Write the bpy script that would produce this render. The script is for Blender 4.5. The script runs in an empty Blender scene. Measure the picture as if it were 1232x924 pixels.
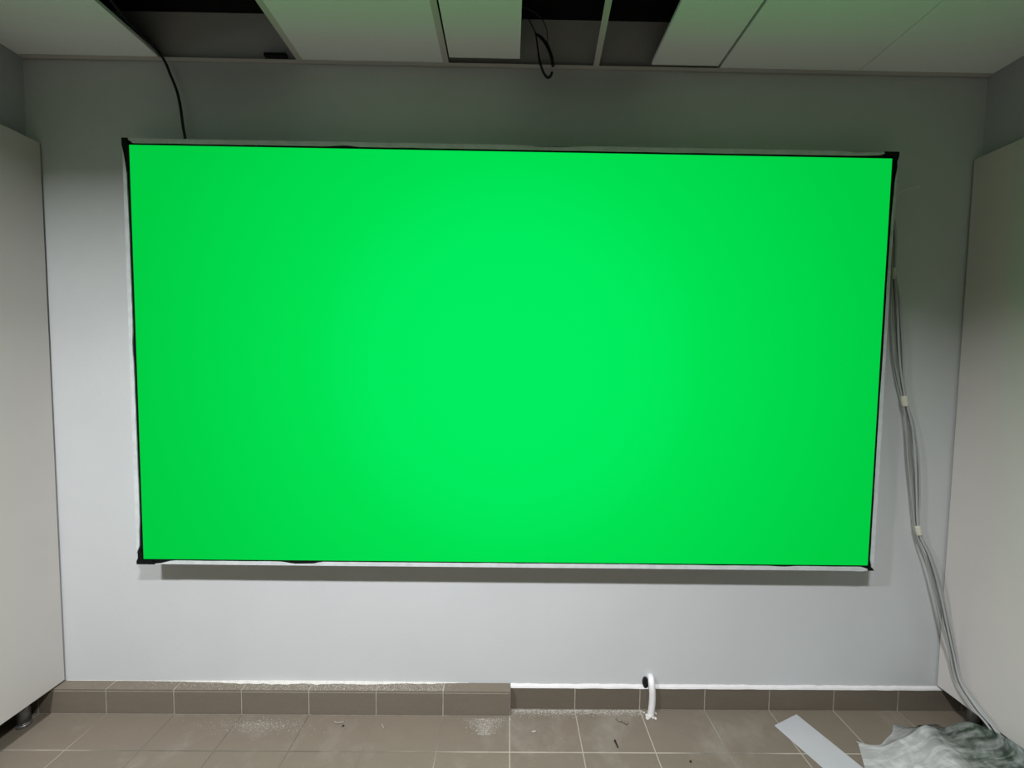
import bpy, bmesh, math, random
from mathutils import Vector, Matrix, noise
R = random.Random(7)
col = bpy.context.scene.collection

# ------------------------------------------------------------------ helpers
def srgb(r, g, b):
    f = lambda c: (c/255/12.92) if c/255 <= .04045 else ((c/255+.055)/1.055)**2.4
    return (f(r), f(g), f(b), 1)

def newmat(name):
    m = bpy.data.materials.new(name); m.use_nodes = True
    nt = m.node_tree
    return m, nt, nt.nodes['Principled BSDF'], nt.nodes['Material Output']

def mat(name, c, rough=.6, metal=0., spec=.3, var=0., vscale=6., bump=0., bscale=200., dark=None):
    """painted / plastic surface: colour with soft noise variation and a fine bump"""
    m, nt, b, o = newmat(name); N = nt.nodes; L = nt.links
    b.inputs['Base Color'].default_value = c
    b.inputs['Roughness'].default_value = rough
    b.inputs['Metallic'].default_value = metal
    b.inputs['Specular IOR Level'].default_value = spec
    tc = N.new('ShaderNodeTexCoord')
    if var or dark:
        n = N.new('ShaderNodeTexNoise'); n.inputs['Scale'].default_value = vscale; n.inputs['Detail'].default_value = 5
        L.new(tc.outputs['Object'], n.inputs['Vector'])
        mx = N.new('ShaderNodeMix'); mx.data_type = 'RGBA'
        d = dark or tuple(v*(1-var) for v in c[:3])+(1,)
        mx.inputs[6].default_value = d; mx.inputs[7].default_value = c
        rp = N.new('ShaderNodeMapRange'); rp.inputs[1].default_value = .35; rp.inputs[2].default_value = .6
        L.new(n.outputs['Fac'], rp.inputs[0]); L.new(rp.outputs[0], mx.inputs[0])
        L.new(mx.outputs[2], b.inputs['Base Color'])
    if bump:
        n2 = N.new('ShaderNodeTexNoise'); n2.inputs['Scale'].default_value = bscale; n2.inputs['Detail'].default_value = 3
        L.new(tc.outputs['Object'], n2.inputs['Vector'])
        bp = N.new('ShaderNodeBump'); bp.inputs['Strength'].default_value = bump; bp.inputs['Distance'].default_value = .002
        L.new(n2.outputs['Fac'], bp.inputs['Height']); L.new(bp.outputs[0], b.inputs['Normal'])
    return m

def obj(name, bm, m, parent=None, smooth=False):
    me = bpy.data.meshes.new(name)
    bmesh.ops.recalc_face_normals(bm, faces=bm.faces[:])
    bm.to_mesh(me); bm.free()
    for mm in (m if isinstance(m, (list, tuple)) else [m]): me.materials.append(mm)
    if smooth:
        for p in me.polygons: p.use_smooth = True
    o = bpy.data.objects.new(name, me); col.objects.link(o)
    if parent: o.parent = parent
    return o

def tag(o, label, cat, group=None, kind=None):
    o['label'] = label; o['category'] = cat
    if group: o['group'] = group
    if kind: o['kind'] = kind
    return o

def thing(name, label, cat, loc=(0, 0, 0), group=None):
    o = bpy.data.objects.new(name, None); col.objects.link(o); o.location = loc
    o.empty_display_size = .05
    return tag(o, label, cat, group)

def struct(name, bm, m, smooth=False):
    o = obj(name, bm, m, None, smooth); o['kind'] = 'structure'; return o

def box(bm, x0, x1, y0, y1, z0, z1, bev=0, mi=0):
    r = bmesh.ops.create_cube(bm, size=1)
    vs = r['verts']
    for v in vs:
        v.co = Vector(((x0+x1)/2+v.co.x*(x1-x0), (y0+y1)/2+v.co.y*(y1-y0), (z0+z1)/2+v.co.z*(z1-z0)))
    fs = {f for v in vs for f in v.link_faces}
    for f in fs: f.material_index = mi
    if bev:
        es = list({e for v in vs for e in v.link_edges})
        rr = bmesh.ops.bevel(bm, geom=es, offset=bev, segments=2, affect='EDGES', profile=.5)
        for f in rr['faces']: f.material_index = mi
    return bm

def B(*a, **k): return box(bmesh.new(), *a, **k)

def spline(pts, n=10):
    P = [Vector(p) for p in pts]; out = []
    Q = [2*P[0]-P[1]]+P+[2*P[-1]-P[-2]]
    for i in range(1, len(Q)-2):
        a, b, c, d = Q[i-1:i+3]
        for k in range(n):
            t = k/n
            out.append(.5*((2*b)+(c-a)*t+(2*a-5*b+4*c-d)*t*t+(3*b-a-3*c+d)*t**3))
    out.append(P[-1]); return out

def tube(bm, path, r, sides=10, cap=True, mi=0):
    rad = r if callable(r) else (lambda t: r)
    n = len(path); rings = []; prev = None
    for i, p in enumerate(path):
        d = (path[min(i+1, n-1)]-path[max(i-1, 0)]).normalized()
        if prev is None:
            u = d.orthogonal().normalized()
        else:
            u = (prev-d*prev.dot(d)).normalized()
        prev = u; w = d.cross(u); rr = rad(i/(n-1))
        rings.append([bm.verts.new(p+rr*(math.cos(2*math.pi*k/sides)*u+math.sin(2*math.pi*k/sides)*w)) for k in range(sides)])
    for a, b in zip(rings, rings[1:]):
        for k in range(sides):
            f = bm.faces.new((a[k], a[(k+1) % sides], b[(k+1) % sides], b[k])); f.material_index = mi
    if cap:
        bm.faces.new(rings[0][::-1]).material_index = mi; bm.faces.new(rings[-1]).material_index = mi
    return bm

def cyl(bm, x, y, z0, z1, r0, r1=None, sides=24, mi=0):
    r1 = r0 if r1 is None else r1
    return tube(bm, [Vector((x, y, z0)), Vector((x, y, z1))], lambda t: r0+(r1-r0)*t, sides, True, mi)

def prism_xz(bm, pts, y0, y1, mi=0):
    """polygon in the x-z plane given depth from y0 to y1"""
    a = [bm.verts.new((x, y0, z)) for x, z in pts]; b = [bm.verts.new((x, y1, z)) for x, z in pts]
    bm.faces.new(a); bm.faces.new(b[::-1]); n = len(pts)
    for i in range(n): bm.faces.new((a[i], a[(i+1) % n], b[(i+1) % n], b[i]))
    for f in bm.faces: f.material_index = mi
    return bm

# ------------------------------------------------------------------ materials
WALL = mat('wall_paint', (.57, .59, .60, 1), .75, spec=.2, var=.03, vscale=2.5, bump=.25, bscale=160)
UPPER = mat('filler_paint', (.43, .45, .47, 1), .85, spec=.1, bump=.2, bscale=160)
SIDE = mat('side_absorber', (.05, .055, .055, 1), .85, spec=.1, bump=.2, bscale=160)  # unseen walls coloured near-black to cut the bounce light
WARD = mat('laminate_white', (.60, .575, .55, 1), .45, spec=.35, var=.03, vscale=3, bump=.08, bscale=400)
TILEC = mat('mineral_tile', (.90, .95, .96, 1), .95, spec=.05, var=.05, vscale=260, bump=.5, bscale=420)
BARM = mat('grid_bar_paint', (.6, .585, .57, 1), .5, spec=.3)
ANGLE = mat('wall_angle_paint', (.55, .54, .53, 1), .5, spec=.3)
SLAB = mat('slab_dark', (.012, .014, .015, 1), .95, spec=.02, var=.4, vscale=5)  # near-black colour stands for the dark void above the tiles
BLACK = mat('black_matt', (.008, .008, .009, 1), .55, spec=.3)
BEZ = mat('bezel_black', (.004, .0045, .005, 1), .5, spec=.12)
FILMW = mat('white_film', (.62, .66, .68, 1), .35, spec=.5, var=.12, vscale=30, bump=.5, bscale=45)
CABLEB = mat('black_cable', (.010, .011, .012, 1), .45, spec=.4)
CABLEG = mat('grey_cable', (.30, .31, .31, 1), .45, spec=.4)
TIEM = mat('pale_tape', (.62, .61, .50, 1), .5, spec=.3)
PIPEM = mat('white_pipe', (.80, .79, .80, 1), .4, spec=.4, var=.06, vscale=40)
PLAST = mat('plaster', (.62, .61, .575, 1), .95, spec=.05, var=.12, vscale=60, bump=.6, bscale=120)
CAULK = mat('white_caulk', (.70, .69, .69, 1), .8, spec=.2, var=.05, vscale=30, bump=.4, bscale=80)
STRIPM = mat('strip_white', (.46, .47, .49, 1), .4, spec=.4, var=.04, vscale=10)
FOOTM = mat('foot_grey', (.24, .235, .23, 1), .35, metal=.6, spec=.5)
GROUT = mat('grout', (.42, .39, .34, 1), .9, spec=.1, var=.2, vscale=30)
DUST = mat('dust_grain', (.50, .48, .44, 1), .95, spec=.03, var=.2, vscale=60)
SHAV = mat('shaving', (.36, .34, .30, 1), .9, spec=.1, var=.2, vscale=90)
CHIP = mat('wood_chip', (.22, .19, .15, 1), .9, spec=.1, var=.3, vscale=80)
DARKC = mat('dark_crumb', (.03, .028, .025, 1), .8, spec=.2)

def tile_mat(name, floor, k=1.):
    m, nt, b, o = newmat(name); N = nt.nodes; L = nt.links
    tc = N.new('ShaderNodeTexCoord')
    c1, c2 = tuple(v*k for v in (.194, .164, .128))+(1,), tuple(v*k for v in (.168, .142, .110))+(1,)
    n = N.new('ShaderNodeTexNoise'); n.inputs['Scale'].default_value = 9; n.inputs['Detail'].default_value = 8
    mp = N.new('ShaderNodeMapping'); mp.inputs['Scale'].default_value = (1, 4, 4) if not floor else (1.2, 2.5, 1)
    L.new(tc.outputs['Object'], mp.inputs[0]); L.new(mp.outputs[0], n.inputs['Vector'])
    base = N.new('ShaderNodeMix'); base.data_type = 'RGBA'
    base.inputs[6].default_value = c2; base.inputs[7].default_value = c1
    L.new(n.outputs['Fac'], base.inputs[0]); out = base.outputs[2]
    sp = N.new('ShaderNodeTexNoise'); sp.inputs['Scale'].default_value = 500; sp.inputs['Detail'].default_value = 2
    L.new(tc.outputs['Object'], sp.inputs['Vector'])
    mr = N.new('ShaderNodeMapRange'); mr.inputs[1].default_value = .3; mr.inputs[2].default_value = .7; mr.inputs[3].default_value = .86; mr.inputs[4].default_value = 1.12
    L.new(sp.outputs['Fac'], mr.inputs[0])
    mu = N.new('ShaderNodeMix'); mu.data_type = 'RGBA'; mu.blend_type = 'MULTIPLY'; mu.inputs[0].default_value = 1
    L.new(out, mu.inputs[6]); L.new(mr.outputs[0], mu.inputs[7]); out = mu.outputs[2]
    if floor:
        mp2 = N.new('ShaderNodeMapping'); mp2.inputs['Location'].default_value = (6.0, 6.205, 0)
        L.new(tc.outputs['Object'], mp2.inputs[0])
        br = N.new('ShaderNodeTexBrick'); br.offset = 0; br.squash = 1
        br.inputs['Scale'].default_value = 1; br.inputs['Brick Width'].default_value = .3; br.inputs['Row Height'].default_value = .3
        br.inputs['Mortar Size'].default_value = .0028; br.inputs['Mortar Smooth'].default_value = .3
        br.inputs['Color1'].default_value = (1, 1, 1, 1); br.inputs['Color2'].default_value = (.9, .9, .9, 1); br.inputs['Mortar'].default_value = (0, 0, 0, 1)
        L.new(mp2.outputs[0], br.inputs['Vector'])
        m3 = N.new('ShaderNodeMix'); m3.data_type = 'RGBA'; m3.blend_type = 'MULTIPLY'; m3.inputs[0].default_value = .5
        L.new(out, m3.inputs[6]); L.new(br.outputs['Color'], m3.inputs[7])
        # worn grout: some lines are filled with dirt and hardly show
        gn = N.new('ShaderNodeTexNoise'); gn.inputs['Scale'].default_value = 2.3; gn.inputs['Detail'].default_value = 3
        L.new(tc.outputs['Object'], gn.inputs['Vector'])
        gr = N.new('ShaderNodeMapRange'); gr.inputs[1].default_value = .40; gr.inputs[2].default_value = .60; gr.inputs[3].default_value = .25; gr.inputs[4].default_value = .95
        L.new(gn.outputs['Fac'], gr.inputs[0])
        sx = N.new('ShaderNodeSeparateXYZ'); L.new(tc.outputs['Object'], sx.inputs[0])
        ax = N.new('ShaderNodeMath'); ax.operation = 'ADD'; ax.inputs[1].default_value = 1.17
        L.new(sx.outputs['X'], ax.inputs[0])
        ab = N.new('ShaderNodeMath'); ab.operation = 'ABSOLUTE'; L.new(ax.outputs[0], ab.inputs[0])
        wr = N.new('ShaderNodeMapRange'); wr.inputs[1].default_value = .38; wr.inputs[2].default_value = .55; wr.inputs[3].default_value = .22; wr.inputs[4].default_value = 1
        L.new(ab.outputs[0], wr.inputs[0])
        g0 = N.new('ShaderNodeMath'); g0.operation = 'MULTIPLY'
        L.new(wr.outputs[0], g0.inputs[0]); L.new(gr.outputs[0], g0.inputs[1])
        gm = N.new('ShaderNodeMath'); gm.operation = 'MULTIPLY'
        L.new(br.outputs['Fac'], gm.inputs[0]); L.new(g0.outputs[0], gm.inputs[1])
        m4 = N.new('ShaderNodeMix'); m4.data_type = 'RGBA'; m4.inputs[7].default_value = (.37, .335, .28, 1)
        L.new(gm.outputs[0], m4.inputs[0]); L.new(m3.outputs[2], m4.inputs[6]); out = m4.outputs[2]
        # chalky plaster dust trodden over the tiles
        dn = N.new('ShaderNodeTexNoise'); dn.inputs['Scale'].default_value = 3.2; dn.inputs['Detail'].default_value = 9; dn.inputs['Roughness'].default_value = .7
        L.new(tc.outputs['Object'], dn.inputs['Vector'])
        dr = N.new('ShaderNodeMapRange'); dr.inputs[1].default_value = .52; dr.inputs[2].default_value = .8; dr.inputs[3].default_value = 0; dr.inputs[4].default_value = .35
        L.new(dn.outputs['Fac'], dr.inputs[0])
        m5 = N.new('ShaderNodeMix'); m5.data_type = 'RGBA'; m5.inputs[7].default_value = (.42, .40, .36, 1)
        L.new(dr.outputs[0], m5.inputs[0]); L.new(out, m5.inputs[6]); out = m5.outputs[2]
        bp = N.new('ShaderNodeBump'); bp.inputs['Strength'].default_value = .4; bp.inputs['Distance'].default_value = .002; bp.invert = True
        L.new(br.outputs['Fac'], bp.inputs['Height']); L.new(bp.outputs[0], b.inputs['Normal'])
    L.new(out, b.inputs['Base Color'])
    b.inputs['Roughness'].default_value = .62; b.inputs['Specular IOR Level'].default_value = .25
    return m
FLOOR = tile_mat('floor_tiles', True)
TILE = tile_mat('ledge_tile', False, .95)
SKIRT = tile_mat('skirting_tile', False, .76)

# green LED face: light that falls off gently with the viewing angle, as LED panels do
SCREEN, nt, b, o = newmat('led_green'); N = nt.nodes; L = nt.links
lw = N.new('ShaderNodeLayerWeight'); lw.inputs[0].default_value = .5
cr = N.new('ShaderNodeValToRGB')
cr.color_ramp.elements[0].position = .0; cr.color_ramp.elements[0].color = (.0, .855, .116, 1)
cr.color_ramp.elements[1].position = .5; cr.color_ramp.elements[1].color = (.0, .52, .040, 1)
e_ = cr.color_ramp.elements.new(.12); e_.color = (.0, .75, .080, 1)
e_ = cr.color_ramp.elements.new(.06); e_.color = (.0, .825, .108, 1)
e_ = cr.color_ramp.elements.new(.29); e_.color = (.0, .61, .056, 1)
L.new(lw.outputs['Facing'], cr.inputs[0])
em = N.new('ShaderNodeEmission'); L.new(cr.outputs[0], em.inputs['Color'])
df = N.new('ShaderNodeBsdfDiffuse'); df.inputs['Color'].default_value = (.0004, .0004, .0004, 1)
ad = N.new('ShaderNodeAddShader'); L.new(em.outputs[0], ad.inputs[0]); L.new(df.outputs[0], ad.inputs[1])
L.new(ad.outputs[0], o.inputs['Surface'])

# clear crumpled plastic sheet
FILM, nt, b, o = newmat('clear_film'); N = nt.nodes; L = nt.links
tr = N.new('ShaderNodeBsdfTransparent'); tr.inputs[0].default_value = (.86, .93, .90, 1)
gl = N.new('ShaderNodeBsdfGlossy'); gl.inputs['Roughness'].default_value = .12; gl.inputs['Color'].default_value = (.95, .97, .96, 1)
dfu = N.new('ShaderNodeBsdfTranslucent'); dfu.inputs['Color'].default_value = (.8, .84, .83, 1)
dff = N.new('ShaderNodeBsdfDiffuse'); dff.inputs['Color'].default_value = (.88, .90, .90, 1)
lw = N.new('ShaderNodeLayerWeight'); lw.inputs[0].default_value = .35
tc = N.new('ShaderNodeTexCoord'); nz = N.new('ShaderNodeTexNoise'); nz.inputs['Scale'].default_value = 14; nz.inputs['Detail'].default_value = 6; nz.inputs['Distortion'].default_value = 1.5
L.new(tc.outputs['Object'], nz.inputs['Vector'])
fmp = N.new('ShaderNodeMapping'); fmp.inputs['Rotation'].default_value = (0, 0, math.radians(-48)); fmp.inputs['Scale'].default_value = (3, 26, 8)
L.new(tc.outputs['Object'], fmp.inputs[0])
n3 = N.new('ShaderNodeTexNoise'); n3.inputs['Scale'].default_value = 2.2; n3.inputs['Detail'].default_value = 7; n3.inputs['Distortion'].default_value = .8
L.new(fmp.outputs[0], n3.inputs['Vector'])
av = N.new('ShaderNodeMath'); av.operation = 'ADD'; L.new(nz.outputs['Fac'], av.inputs[0]); L.new(n3.outputs['Fac'], av.inputs[1])
mr = N.new('ShaderNodeMapRange'); mr.inputs[1].default_value = .84; mr.inputs[2].default_value = 1.35; mr.inputs[3].default_value = .26; mr.inputs[4].default_value = .72
L.new(av.outputs[0], mr.inputs[0])
sx = N.new('ShaderNodeSeparateXYZ'); L.new(tc.outputs['Object'], sx.inputs[0])
gx = N.new('ShaderNodeMapRange'); gx.inputs[1].default_value = 1.66; gx.inputs[2].default_value = 1.80; gx.inputs[3].default_value = .36; gx.inputs[4].default_value = -.24
L.new(sx.outputs['X'], gx.inputs[0])
tcx = N.new('ShaderNodeMapRange'); tcx.inputs[1].default_value = 1.66; tcx.inputs[2].default_value = 1.80; L.new(sx.outputs['X'], tcx.inputs[0])
tm = N.new('ShaderNodeMix'); tm.data_type = 'RGBA'; tm.inputs[6].default_value = (.88, .93, .91, 1); tm.inputs[7].default_value = (.46, .64, .57, 1)  # green screen reflection and shade put into the tint of the right half
L.new(tcx.outputs[0], tm.inputs[0]); L.new(tm.outputs[2], tr.inputs[0])
dn = N.new('ShaderNodeMath'); dn.operation = 'ADD'; dn.use_clamp = True; L.new(mr.outputs[0], dn.inputs[0]); L.new(gx.outputs[0], dn.inputs[1])
s1 = N.new('ShaderNodeMixShader'); s1.inputs[0].default_value = .4
L.new(dff.outputs[0], s1.inputs[1]); L.new(dfu.outputs[0], s1.inputs[2])
s2 = N.new('ShaderNodeMixShader'); L.new(dn.outputs[0], s2.inputs[0]); L.new(tr.outputs[0], s2.inputs[1]); L.new(s1.outputs[0], s2.inputs[2])
fm = N.new('ShaderNodeMath'); fm.operation = 'MULTIPLY'; fm.inputs[1].default_value = .75
L.new(lw.outputs['Fresnel'], fm.inputs[0])
s3 = N.new('ShaderNodeMixShader'); L.new(fm.outputs[0], s3.inputs[0]); L.new(s2.outputs[0], s3.inputs[1]); L.new(gl.outputs[0], s3.inputs[2])
L.new(s3.outputs[0], o.inputs['Surface'])

# ------------------------------------------------------------------ room shell
XL, XR, YB, ZC = -2.62, 2.62, -4.6, 2.845
struct('floor', B(XL-.1, XR+.1, YB-.1, .1, -.1, 0), FLOOR)
struct('wall_back', B(XL-.1, XR+.1, 0, .1, 0, 3.06), WALL)
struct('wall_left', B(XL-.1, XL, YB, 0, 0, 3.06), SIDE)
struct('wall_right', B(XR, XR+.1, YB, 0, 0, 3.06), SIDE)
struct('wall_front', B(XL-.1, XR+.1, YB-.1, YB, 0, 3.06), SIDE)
# filler wall above the built-in wardrobes
struct('wall_upper_left', B(XL, -2.09, YB, 0, 2.50, 3.045), UPPER)
struct('wall_upper_right', B(2.025, XR, YB, 0, 2.50, 3.045), UPPER)
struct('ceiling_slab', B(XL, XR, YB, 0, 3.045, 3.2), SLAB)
struct('ceiling', B(-2.09, 2.025, YB, -.61, ZC+.002, ZC+.02), TILEC)
# perimeter angle the tiles rest on
bm = B(-2.09, 2.025, -.022, -.0005, ZC-.001, ZC+.0008); box(bm, -2.09, 2.025, -.0018, -.0004, ZC-.001, ZC+.022)
struct('trim_1', bm, ANGLE)

# tiled skirting on the right half
bm = B(.0, 2.6, -.008, -.0005, .0005, .1025, mi=1)
for k in range(9):
    box(bm, .3*k+.0025 if k else .004, min(.3*k+.2975, 2.6), -.0105, -.004, .004, .1025, bev=.0012)
struct('baseboard_back', bm, [SKIRT, GROUT])
# white caulk along the top of the skirting, smeared unevenly
bm = bmesh.new(); rows = []
n = 150
for i in range(n+1):
    x = .004+2.0*i/n
    h = .0125+.004*noise.noise(Vector((x*9, 3, 0)))+.003*noise.noise(Vector((x*31, 1, 0)))
    w = .012+.002*noise.noise(Vector((x*14, 7, 0)))
    rows.append([bm.verts.new(p) for p in ((x, -.0003, .1024), (x, -w, .1024), (x, -w*.75, .1024+h*.5), (x, -.0003, .1024+h))])
for a, c in zip(rows, rows[1:]):
    for k in range(4): bm.faces.new((a[k], a[(k+1) % 4], c[(k+1) % 4], c[k]))
bm.faces.new(rows[0]); bm.faces.new(rows[-1][::-1])
struct('trim_2', bm, CAULK)
# boxed-out tiled ledge on the left half
SD, SH = .047, .1165
bm = B(-2.6, -.002, -SD+.0018, -.0005, .0005, SH-.0015, mi=1)
for k in range(9):
    x0, x1 = -.3*(k+1)+.0022, -.3*k-.0022
    if k == 0: x1 = -.0005
    x0 = max(x0, -2.6)
    box(bm, x0, x1, -SD, -SD+.008, .004, SH-.0105, bev=.0012)
    box(bm, x0, x1, -SD+.0004, -.001, SH-.0072, SH, bev=.001)
box(bm, -.006, .0008, -SD+.001, -.001, .004, SH-.001)
struct('trim_3', bm, [TILE, GROUT])
# plaster smeared where the wall meets the ledge
bm = bmesh.new(); rows = []
for i in range(221):
    x = -2.02+1.83*i/220
    f = max(0, min(1, (x+1.75)*2))*max(0, min(1, (-.19-x)*6)); f *= .3+.4*math.exp(-((x+.95)/.45)**2)
    w = f*(.020+.011*noise.noise(Vector((x*7, 0, 2)))+.008*noise.noise(Vector((x*29, 0, 5)))); w = max(w, .0015)
    h = max(.0015, f*(.009+.004*noise.noise(Vector((x*12, 4, 0)))))
    rows.append([bm.verts.new(p) for p in ((x, -.0003, SH), (x, -w, SH), (x, -w*.6, SH+h*.45), (x, -.0003, SH+h))])
for a, c in zip(rows, rows[1:]):
    for k in range(4): bm.faces.new((a[k], a[(k+1) % 4], c[(k+1) % 4], c[k]))
bm.faces.new(rows[0]); bm.faces.new(rows[-1][::-1])
struct('trim_4', bm, PLAST)

# ------------------------------------------------------------------ suspended ceiling, first row (partly open)
def ctile(x0, x1, y0, y1, label, dz=0.):
    o = obj('ceiling_tile', B(x0, x1, y0, y1, ZC+.0012+dz, ZC+.0162+dz, bev=.0012), TILEC)
    return tag(o, label, 'ceiling tile', 'first row of ceiling tiles along the screen wall')
ctile(-2.088, -1.502, -.606, -.003, 'white ceiling tile in the left corner, left of the long opening with hanging cable')
ctile(-.918, -.304, -.606, -.003, 'full-width white ceiling tile right of the long left opening, reaching the wall')
ctile(-.286, .006, -.606, -.047, 'narrow white ceiling tile with a dark gap before the wall, left of the cable loop')
ctile(.558, .840, -.606, -.030, 'narrow white ceiling tile at the right edge of the open bays')
ctile(.851, 1.446, -.606, -.003, 'white ceiling tile next to the right corner tile, on its left')
ctile(1.449, 2.023, -.606, -.003, 'white ceiling tile filling the dim right corner')
def cbar(x, label, x2=None):
    x2 = x if x2 is None else x2
    bm = bmesh.new()
    for (w, z0, z1) in ((.012, ZC-.0006, ZC+.001), (.002, ZC+.001, ZC+.036), (.004, ZC+.030, ZC+.038)):
        vs = [bm.verts.new((xx+s*w, yy, zz)) for (xx, yy) in ((x, -.001), (x2, -.608)) for zz in (z0, z1) for s in (-1, 1)]
        for q in ((0, 1, 3, 2), (4, 6, 7, 5), (0, 4, 5, 1), (2, 3, 7, 6), (0, 2, 6, 4), (1, 5, 7, 3)):
            bm.faces.new([vs[i] for i in q])
    return tag(obj('ceiling_grid_bar', bm, BARM), label, 'ceiling bar', 'metal bars of the ceiling grid')
cbar(-.916, 'metal ceiling grid bar along the right edge of the long left opening')
cbar(-.304, 'metal ceiling grid bar between the full-width tile and the narrow tile left of the cables')
cbar(.330, 'bare metal ceiling grid bar crossing the dark opening right of the cable loop', .282)

# ------------------------------------------------------------------ LED screen
scr = thing('led_screen', 'large wall-mounted LED video screen showing plain bright green', 'screen', (0, 0, .72))
def loc(o, p=scr):
    o.matrix_parent_inverse = Matrix.Translation(-Vector(p.location)); return o
ox0, ox1, oz0, oz1 = -1.576, 1.546, .725, 2.463      # outer frame
ax0, ax1, az0, az1 = -1.549, 1.521, .746, 2.438      # lit area
loc(obj('housing', B(ox0+.012, ox1-.012, -.099, -.0015, oz0+.012, oz1-.012), BLACK, scr))
loc(obj('bezel', B(ox0+.001, ox1-.001, -.1085, -.098, oz0+.001, oz1-.001), BEZ, scr))
bm = bmesh.new(); NX, NZ = 10, 6                      # module grid, hairline joints
box(bm, ax0, ax1, -.1105, -.1075, az0, az1)
loc(obj('display_panel', bm, SCREEN, scr))

def ramp(keys, t):
    for (a, va), (b, vb) in zip(keys, keys[1:]):
        if t <= b:
            f = (t-a)/max(1e-6, b-a); f = f*f*(3-2*f); return va+(vb-va)*f
    return keys[-1][1]
def film_strip(p0, p1, inward, inner, outer, seed, label):
    """a strip of white protective film folded over one edge of the frame; inner/outer = distance of its edges from the frame edge"""
    bm = bmesh.new(); rows = []; n = 160
    P0, P1, I = Vector(p0), Vector(p1), Vector(inward)
    for i in range(n+1):
        t = i/n; c = P0.lerp(P1, t)
        w = .0011*noise.noise(Vector((t*26, seed, 0)))
        din = max(.0008, ramp(inner, t)+w*(1 if ramp(inner, t) > .006 else .2)); dout = ramp(outer, t)
        dout = min(dout, din-.0005)
        bul = .0012*noise.noise(Vector((t*40, seed, 5)))
        q = [c+I*dout, c+I*din]
        rows.append([bm.verts.new((q[0].x, -.02, q[0].z)), bm.verts.new((q[0].x, -.1118-bul*.5, q[0].z)),
                     bm.verts.new((q[1].x, -.1122-bul, q[1].z)), bm.verts.new((q[1].x, -.104, q[1].z))])
    for a, c in zip(rows, rows[1:]):
        for k in range(4): bm.faces.new((a[k], a[(k+1) % 4], c[(k+1) % 4], c[k]))
    bm.faces.new(rows[0]); bm.faces.new(rows[-1][::-1])
    o = loc(obj('film_strip', bm, FILMW, scr)); o['label'] = label
Z_ = [(0, -.0015), (1, -.0015)]
film_strip((ox0+.022, 0, oz1), (ox1-.035, 0, oz1), (0, 0, -1),
           [(0, .004), (.006, .017), (.25, .0165), (.283, .012), (.30, .0165), (.55, .0165), (.95, .016), (.985, .013), (1, .001)],
           [(0, 0), (.51, -.001), (.535, .0045), (.57, .0045), (.60, -.001), (.93, -.001), (.955, .004), (.975, .003), (1, 0)], 1, 'white film along the top edge')
film_strip((ox0, 0, oz0), (ox1-.01, 0, oz0), (0, 0, 1),
           [(0, .0006), (.026, .001), (.05, .0145), (.19, .014), (.215, .005), (.235, .006), (.25, .0145), (.6, .015), (.85, .014), (.88, .011), (.90, .0145), (.985, .0135), (1, .002)],
           [(0, .0002), (.03, .0), (.2, -.001), (.6, -.0015), (.97, -.003), (.985, -.005), (1, -.001)], 2, 'white film along the bottom edge')
film_strip((ox0, 0, oz0+.045), (ox0, 0, oz1-.02), (1, 0, 0),
           [(0, .001), (.02, .012), (.1, .017), (.45, .016), (.52, .0125), (.56, .0165), (.78, .0165), (.935, .0135), (1, .0008)],
           [(0, .0002), (.1, -.001), (.8, 0), (1, .0)], 3, 'white film along the left edge')
film_strip((ox1, 0, oz0+.012), (ox1, 0, oz1-.05), (-1, 0, 0),
           [(0, .008), (.02, .014), (.4, .0145), (.55, .0125), (.75, .014), (.88, .012), (.95, .008), (1, .0008)],
           [(0, .0), (.3, .001), (.55, .003), (.8, .004), (1, .0)], 4, 'white film along the right edge')
def bracket(cx, cz, sx, sz, ax, az):
    """black L-shaped corner piece; ax, az = arm lengths, tapering to the ends"""
    w = .0255; e = .0015
    pts = [(-e, -e), (ax, -e), (ax*1.0, .004), (ax*.8, .016), (w, .019), (w*.95, w), (.022, az*.75), (.0175, az), (.0145, az), (.006, az*.45), (-e, az*.2)]
    bm = prism_xz(bmesh.new(), [(cx+sx*p, cz+sz*q) for p, q in pts], -.1125, -.03)
    loc(obj('corner_bracket', bm, BEZ, scr))
bracket(ox0, oz1, 1, -1, .024, .13); bracket(ox1, oz1, -1, -1, .06, .085)
bracket(ox0, oz0, 1, 1, .075, .062); bracket(ox1, oz0, -1, 1, .026, .014)

# ------------------------------------------------------------------ wardrobes either side
def wardrobe(side, face, label, feet, specks):
    s = side                                              # -1 left, 1 right
    w = thing('wardrobe', label, 'wardrobe', (face, -.3, 0))
    z0, z1 = .124, 2.496
    xs = lambda a, b_: (min(a, b_), max(a, b_))
    back = s*2.60
    a, b_ = xs(face+s*.022, back)
    loc(obj('carcass', B(a, b_, -.606, -.012, z0, z1, bev=.001), WARD, w), w)
    a, b_ = xs(face, face+s*.018)
    for k in range(1):
        y1 = -.007-.6*k; y0 = y1-.597
        d = loc(obj('door', B(a, b_, y0, y1, z0, z1, bev=.0012), WARD, w), w)
        if k == 0:
            for (sy, sz) in specks:
                bm = bmesh.new(); r = bmesh.ops.create_uvsphere(bm, u_segments=10, v_segments=6, radius=.0026)
                for v in bm.verts: v.co = Vector((face+v.co.x*.25, sy+v.co.y, sz+v.co.z))
                loc(obj('screw_mark', bm, CHIP, d), w)
    for (fx, fy) in feet:
        bm = bmesh.new(); cyl(bm, fx, fy, .0, .010, .0235, .0225); cyl(bm, fx, fy, .010, .0165, .019, .019); cyl(bm, fx, fy, .0165, .1, .0195, .0195); cyl(bm, fx, fy, .1, z0, .024, .024)
        loc(obj('foot', bm, FOOTM, w, True), w)
    return w
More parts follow.
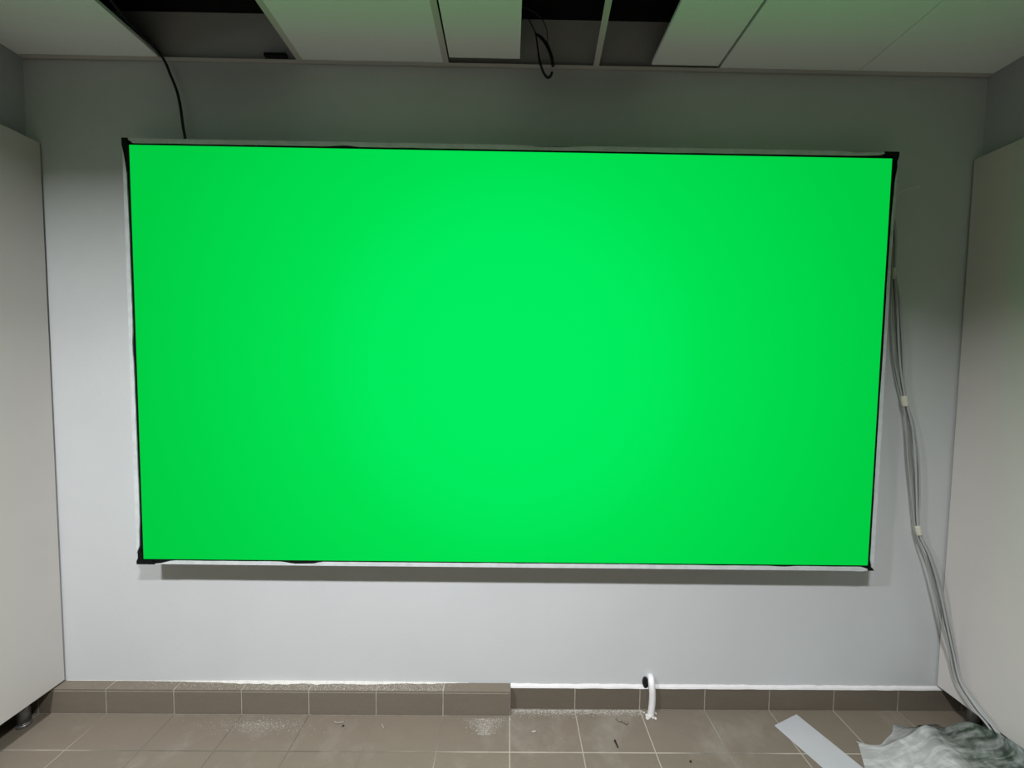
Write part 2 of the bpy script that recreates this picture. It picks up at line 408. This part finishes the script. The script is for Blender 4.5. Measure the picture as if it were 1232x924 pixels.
wardrobe(-1, -2.025, 'tall plain white wardrobe on short feet at the left edge of the view', [(-2.098, -.098), (-2.098, -.54), (-2.5, -.098), (-2.5, -.54)],
         [(-.158, 1.732), (-.044, 1.763), (-.043, 1.406)])
wardrobe(1, 1.981, 'tall plain white wardrobe on short feet at the right edge of the view', [(2.062, -.082), (2.062, -.54), (2.5, -.098), (2.5, -.54)],
         [(-.078, 1.605), (-.166, 1.307), (-.043, 1.035)])

# ------------------------------------------------------------------ cables
p = spline([(-1.30, -.7, 2.95), (-1.40, -.42, 2.885), (-1.455, -.27, 2.868), (-1.483, -.18, 2.866), (-1.492, -.085, 2.862), (-1.472, -.034, 2.83), (-1.447, -.030, 2.768),
            (-1.422, -.030, 2.702), (-1.409, -.030, 2.635), (-1.402, -.030, 2.57), (-1.394, -.030, 2.515), (-1.390, -.034, 2.4725)], 8)
tag(obj('power_cable', tube(bmesh.new(), p, .0052), CABLEB, None, True), 'black cable hanging from the left ceiling opening down to the screen top', 'cable')

lp = thing('cable_loop', 'black cables with a plug looping out of the middle ceiling opening', 'cable', (.09, -.07, 2.8))
pa = spline([(.0, -.09, 3.0448), (.021, -.06, 3.025), (.031, -.06, 3.01), (.05, -.06, 2.974), (.067, -.06, 2.941), (.077, -.06, 2.887), (.085, -.06, 2.838), (.094, -.06, 2.807), (.104, -.06, 2.783), (.114, -.06, 2.770), (.124, -.06, 2.765), (.133, -.06, 2.771), (.139, -.06, 2.786)], 6)
loc(obj('cable_strand', tube(bmesh.new(), pa, lambda t: .0020+.0030*min(1, max(0, (t-.3)*4))), CABLEB, lp, True), lp)
pb = spline([(.068, -.058, 2.938), (.080, -.058, 2.932), (.096, -.060, 2.918), (.115, -.06, 2.894), (.128, -.06, 2.866), (.137, -.06, 2.839), (.142, -.06, 2.811)], 8)
loc(obj('cable_strand', tube(bmesh.new(), pb, lambda t: .0035+.0035*min(1, t*2)), CABLEB, lp, True), lp)
pc = spline([(.0, -.05, 3.0448), (.021, -.06, 3.038), (.043, -.06, 3.030), (.068, -.06, 3.017), (.091, -.06, 2.996), (.107, -.06, 2.972), (.116, -.06, 2.942), (.118, -.06, 2.893)], 8)
loc(obj('cable_strand', tube(bmesh.new(), pc, .0020), mat('cable_dull_grey', (.09, .09, .09, 1), .5), lp, True), lp)

bm = B(-1.058, -.966, -.034, -.016, ZC+.004, ZC+.0185, bev=.002); box(bm, -1.032, -1.022, -.0215, -.012, ZC+.0009, ZC+.006)
tag(obj('metal_clip', bm, BLACK), 'small black metal clip lying on the wall edge of the left ceiling opening', 'clip')

bd = thing('cable_bundle', 'bundle of grey cables taped together hanging right of the green screen', 'cable', (1.7, -.05, 1.4))
base = [(1.556, -.045, 2.30), (1.60, -.045, 2.22), (1.616, -.045, 2.13), (1.622, -.045, 1.996), (1.637, -.045, 1.874), (1.660, -.045, 1.673), (1.680, -.045, 1.549), (1.704, -.045, 1.447), (1.737, -.045, 1.329), (1.759, -.045, 1.202), (1.780, -.045, 1.03), (1.794, -.05, .87),
        (1.836, -.06, .76), (1.882, -.065, .62), (1.922, -.072, .46), (1.950, -.083, .33), (1.958, -.106, .228), (1.958, -.169, .166), (1.961, -.217, .137), (1.964, -.26, .09)]
tied = [0, .1, .15, .12, .9, 1.2, .7, .15, .9, 1.3, 1., .2, .7, .9, .8, .65, .5, .45, .4, .4]
for si, (dx, dy) in enumerate([(-.018, 0), (-.010, .010), (-.002, -.008), (.006, .008), (.013, -.002), (.020, .006)]):
    pts = []
    for i, (pt, tt) in enumerate(zip(base, tied)):
        x = pt[0]+dx*(.3+tt*.75)+.0025*math.sin(i*1.3+si*2)*tt
        y = pt[1]+dy*(.5+.5*tt)
        if pt[0] > 1.93: x = min(x, 1.9725)
        pts.append((x, min(y, -.008), pt[2]+.002*si))
    r_ = (.0034, .0030, .0036, .0030, .0036, .0028)[si]
    g_ = (.34, .22, .40, .20, .36, .28)[si]
    loc(obj('cable_strand', tube(bmesh.new(), spline(pts, 8), r_), mat('grey_cable_%s' % 'abcdef'[si], (g_, g_*1.03, g_*1.02, 1), .45), bd, True), bd)
for (a, c, rr) in (((1.6205, -.045, 2.02), (1.6235, -.045, 1.972), .009), ((1.6985, -.045, 1.470), (1.7085, -.045, 1.425), .0125), ((1.790, -.0485, .895), (1.800, -.0515, .855), .0125)):
    loc(obj('tape_tie', tube(bmesh.new(), spline([a, tuple((u+v)/2 for u, v in zip(a, c)), c], 4), lambda t: rr-.002*abs(t-.5), 14), TIEM, bd, True), bd)

tag(obj('thin_wire', tube(bmesh.new(), spline([(1.5475, -.06, 2.262), (1.61, -.055, 2.322), (1.655, -.05, 2.347), (1.713, -.045, 2.36)], 10), .0016, 6), mat('wire_white', (.7, .72, .7, 1), .4), None, True),
    'thin white wire curling out from the upper right screen edge', 'wire')

# ------------------------------------------------------------------ white conduit at the skirting
cd = thing('conduit', 'short white pipe bending from the wall hole down to the floor', 'pipe', (.642, -.03, 0))
p = spline([(.650, .006, .148), (.648, -.012, .1535), (.644, -.027, .147), (.645, -.034, .125), (.6475, -.034, .09), (.6475, -.033, .05), (.644, -.032, .001)], 8)
loc(obj('pipe', tube(bmesh.new(), p, .0145, 20), PIPEM, cd, True), cd)
bm = bmesh.new()
ring = [Vector((.624+.013*math.cos(a), -.0135, .130+.023*math.sin(a))) for a in [2*math.pi*k/24 for k in range(24)]]  # darkness of the wall opening, shaped as a solid black oval
f1 = [bm.verts.new(v) for v in ring]; f2 = [bm.verts.new((v.x, -.0008, v.z)) for v in ring]
bm.faces.new(f1); bm.faces.new(f2[::-1])
for k in range(24): bm.faces.new((f1[k], f1[(k+1) % 24], f2[(k+1) % 24], f2[k]))
d = loc(obj('wall_hole_dark', bm, BLACK, cd), cd); d['label'] = 'solid black oval drawn as the dark hole in the wall'
bm = bmesh.new()
for k in range(26):
    a = R.uniform(0, 6.28); rr = R.uniform(.002, .03)
    q = bmesh.ops.create_icosphere(bm, subdivisions=1, radius=R.uniform(.004, .010))
    c = Vector((.640+rr*math.cos(a)*1.1, min(-.018, -.034+rr*math.sin(a)*.8), .001))
    for v in q['verts']: v.co = Vector((c.x+v.co.x, min(c.y+v.co.y, -.011), max(.0002, c.z+v.co.z*.6+.002*noise.noise(v.co*300))))
d = loc(obj('plaster_lump', bm, PLAST, cd), cd)

# ------------------------------------------------------------------ things on the floor
u = Vector((1.3125-1.174, -.032+.086, 0)).normalized(); v_ = Vector((u.y, -u.x, 0))
bm = bmesh.new(); L_, W_ = .62, .149; o0 = Vector((1.174, -.086, 0))
prof = [(0, .0004), (0, .003), (.0015, .0042), (W_-.0015, .0042), (W_, .003), (W_, .0004)]
ra, rb = [], []
for (s, z) in prof:
    c = o0+u*s; e = c+v_*L_
    ra.append(bm.verts.new((c.x, c.y, z))); rb.append(bm.verts.new((e.x, e.y, z)))
bm.faces.new(ra); bm.faces.new(rb[::-1])
for k in range(6): bm.faces.new((ra[k], ra[(k+1) % 6], rb[(k+1) % 6], rb[k]))
tag(obj('trim_board', bm, STRIPM), 'flat white board lying askew on the brown floor tiles', 'board')

# crumpled clear plastic
sil = [(1.474, -.163, .002), (1.512, -.178, .004), (1.562, -.182, .006), (1.615, -.185, .035), (1.668, -.185, .062), (1.722, -.185, .104), (1.760, -.188, .098), (1.797, -.186, .090), (1.858, -.185, .110), (1.914, -.183, .116),
       (1.932, -.215, .126), (1.938, -.25, .139), (1.938, -.31, .156), (1.935, -.40, .158)]
front = [(1.41, -.26, .001), (1.385, -.36, .002), (1.40, -.52, .003), (1.42, -.66, .003), (1.50, -.74, .003), (1.58, -.76, .003), (1.66, -.78, .003), (1.74, -.78, .003), (1.80, -.77, .003), (1.86, -.76, .003), (1.90, -.75, .003), (1.92, -.74, .003), (1.93, -.72, .003), (1.935, -.70, .004)]
S = spline(sil, 14); F = spline(front, 14); NR = 120
bm = bmesh.new(); grid = []
def crease(v):                                     # sharp folds between smooth facets
    return 1-abs(2*noise.noise(v))**.75
for i, (s_, f) in enumerate(zip(S, F)):
    row = []
    tb = i/(len(S)-1)
    for j in range(-10, NR+1):
        if j < 0:                                   # the side that falls away towards the wall
            t = -j/10; pnt = Vector((s_.x, s_.y+t*(.10*min(1, s_.z/.1)+.008), s_.z*(1-t)**1.5+.001))
            pnt.y = min(pnt.y, -.018)
        else:
            t = j/NR; pnt = s_.lerp(f, t)
            pnt.z = s_.z*(1-t)**.8+.003
        q = Vector((pnt.x, pnt.y, 0))
        # long folds run from the peak down to the right, as in a sheet dragged along the floor
        a_ = q.x*.72+q.y*.70; b_ = -q.x*.70+q.y*.72
        lo = crease(Vector((a_*1.6, b_*6.0, 2)))*.74+crease(Vector((a_*4, b_*15+.3*math.sin(a_*7), 7)))*.16+crease(Vector((q.x*24, q.y*24, 3)))*.12*(1.15-tb)
        amp = .030*min(1, .10+pnt.z*8)*(1 if j > 3 else .45)
        pnt.z = max(.0012, pnt.z+amp*(lo-.62))
        pnt.x = min(pnt.x+amp*.4*noise.noise(q*15+Vector((9, 0, 0))), 1.944)
        row.append(bm.verts.new(pnt))
    grid.append(row)
for a, c in zip(grid, grid[1:]):
    for k in range(len(a)-1): bm.faces.new((a[k], a[k+1], c[k+1], c[k]))
tag(obj('plastic_sheet', bm, FILM, None, True), 'crumpled clear plastic sheet heaped on the floor against the right wardrobe', 'plastic sheet')

# plaster dust: thousands of grains, nobody could count them
def dust(name, label, gen, n, smin, smax, z=.0006):
    bm = bmesh.new()
    for _ in range(n):
        x, y = gen(); s = R.uniform(smin, smax)*(.4+.6*R.random()); a = R.uniform(0, 6.28); h = s*R.uniform(.12, .4)
        k = R.choice((3, 4)); vs = []
        for i in range(k):
            aa = a+6.283*i/k+R.uniform(-.4, .4); rr = s*R.uniform(.5, 1.1)
            vs.append(bm.verts.new((x+rr*math.cos(aa), max(-.0465, y+rr*math.sin(aa)*.8) if z > .1 else y+rr*math.sin(aa)*.8, z)))
        top = bm.verts.new((x, y, z+h))
        for i in range(k): bm.faces.new((vs[i], vs[(i+1) % k], top))
    o = obj(name, bm, DUST); tag(o, label, 'dust', kind='stuff'); return o
lim = lambda y: min(y, -.055)
dust('plaster_dust', 'white plaster dust scattered on the floor before the left ledge', lambda: (R.gauss(-1.08, .10), lim(R.gauss(-.095, .018))), 1700, .0007, .0026)
dust('plaster_dust', 'white plaster dust patch at the right end of the tiled ledge', lambda: (lambda t: (-.11+R.gauss(0, .045)*(1-t*.6), lim(-.058-.075*t)))(R.random()**1.3), 1900, .0008, .0028)
dust('plaster_dust', 'white plaster residue along the skirting left of the white pipe', lambda: (R.uniform(.01, .61), min(-.013, -.012-abs(R.gauss(0, .013)))), 3000, .0012, .0036)
def sprinkle():
    return (R.uniform(-2.0, 1.7), R.uniform(-.7, -.06))
dust('plaster_dust', 'pale plaster dust lying on top of the tiled ledge', lambda: (-.3-abs(R.gauss(.45, .36)) if R.random() < .9 else R.uniform(-1.7, -.2), -.002-.043*R.random()**1.25), 5200, .0010, .0030, SH+.0002)
dust('floor_grit', 'pale grit sprinkled thinly over the brown floor tiles', sprinkle, 420, .0008, .0022)

def chip(pos, size, rot, m, label, cat, name):
    bm = bmesh.new(); q = bmesh.ops.create_icosphere(bm, subdivisions=2, radius=1)
    for v in bm.verts:
        n_ = 1+.35*noise.noise(v.co*1.6+Vector(pos)*9)
        c = Vector((v.co.x*size[0]*n_, v.co.y*size[1]*n_, v.co.z*size[2]*n_)); c.rotate(Matrix.Rotation(rot, 3, 'Z'))
        v.co = Vector((pos[0]+c.x, pos[1]+c.y, max(.0003, size[2]*.9+c.z)))
    tag(obj(name, bm, m, None, True), label, cat)
bm = tube(bmesh.new(), spline([(.478, -.058, .004), (.486, -.068, .005), (.497, -.071, .007), (.506, -.073, .005), (.515, -.081, .005), (.521, -.076, .005)], 6), lambda t: .0036+.0025*t, 8)
tag(obj('plaster_curl', bm, CHIP, None, True), 'curled plaster shaving on the floor tile left of the white pipe', 'debris')
bm = tube(bmesh.new(), [Vector((.4455, -.163, .0035)), Vector((.4475, -.176, .0035)), Vector((.449, -.186, .0035))], lambda t: .0034, 8)
cyl(bm, .4445, -.159, .0008, .0062, .0042, sides=10)
tag(obj('screw', bm, DARKC, None, True), 'tiny black screw lying on the tile in front of the skirting', 'screw')
chip((.726, -.240, 0), (.005, .004, .003), .4, DARKC, 'dark crumb on the floor grout line right of the black screw', 'debris', 'dirt_crumb')
chip((-.725, -.098, 0), (.006, .004, .003), 1, DARKC, 'dark crumb on the floor right of the left dust patch', 'debris', 'dirt_crumb')
bm = tube(bmesh.new(), spline([(-.772, -.078, .003), (-.755, -.086, .004), (-.738, -.083, .004), (-.728, -.080, .003)], 5), .0017, 6)
tag(obj('plaster_curl', bm, SHAV, None, True), 'thin white shaving beside the dark crumb on the left floor', 'debris')
bm = tube(bmesh.new(), spline([(-.562, -.088, .003), (-.552, -.098, .004), (-.546, -.108, .003)], 5), .0018, 6)
tag(obj('plaster_curl', bm, SHAV, None, True), 'short white shaving on the floor before the middle of the ledge', 'debris')
chip((.105, -.118, 0), (.011, .005, .0025), .2, SHAV, 'flat pale plaster flake on the floor right of the ledge end', 'debris', 'plaster_flake')

# ------------------------------------------------------------------ light
def downlight(x, y, e, spread, r=.09, colr=(1, .97, .95)):
    l = bpy.data.lights.new('downlight', 'AREA'); l.shape = 'ELLIPSE'; l.size = .26; l.size_y = .13
    l.energy = e; l.spread = math.radians(spread); l.color = colr
    o = bpy.data.objects.new('downlight', l); o.location = (x, y, ZC-.03); col.objects.link(o)
downlight(-1.55, -1.87, 70, 155, colr=(.98, .98, 1))
downlight(.06, -1.87, 80, 139, colr=(.98, .98, 1))
w = bpy.data.worlds.new('world'); bpy.context.scene.world = w; w.use_nodes = True
w.node_tree.nodes['Background'].inputs[0].default_value = (.9, .95, 1, 1); w.node_tree.nodes['Background'].inputs[1].default_value = .003

# ------------------------------------------------------------------ camera
cam = bpy.data.cameras.new('camera'); co = bpy.data.objects.new('camera', cam); col.objects.link(co)
cam.sensor_width = 36; cam.lens = 455.41/1232*36; cam.clip_start = .02
p_, y_, r_ = .0487, .0085, .0133
fw = Vector((math.sin(y_)*math.cos(p_), math.cos(y_)*math.cos(p_), -math.sin(p_)))
rt = Vector((math.cos(y_), -math.sin(y_), 0)); up = rt.cross(fw)
rt2 = math.cos(r_)*rt+math.sin(r_)*up; up2 = -math.sin(r_)*rt+math.cos(r_)*up
M = Matrix((rt2, up2, -fw)).transposed().to_4x4(); M.translation = Vector((-.0228, -1.6768, 1.5788))
co.matrix_world = M
sc = bpy.context.scene; sc.camera = co
sc.view_settings.view_transform = 'Standard'; sc.view_settings.look = 'None'; sc.view_settings.exposure = 0
sc.cycles.max_bounces = 8; sc.cycles.diffuse_bounces = 4; sc.cycles.transparent_max_bounces = 16
sc.cycles.sample_clamp_indirect = 4
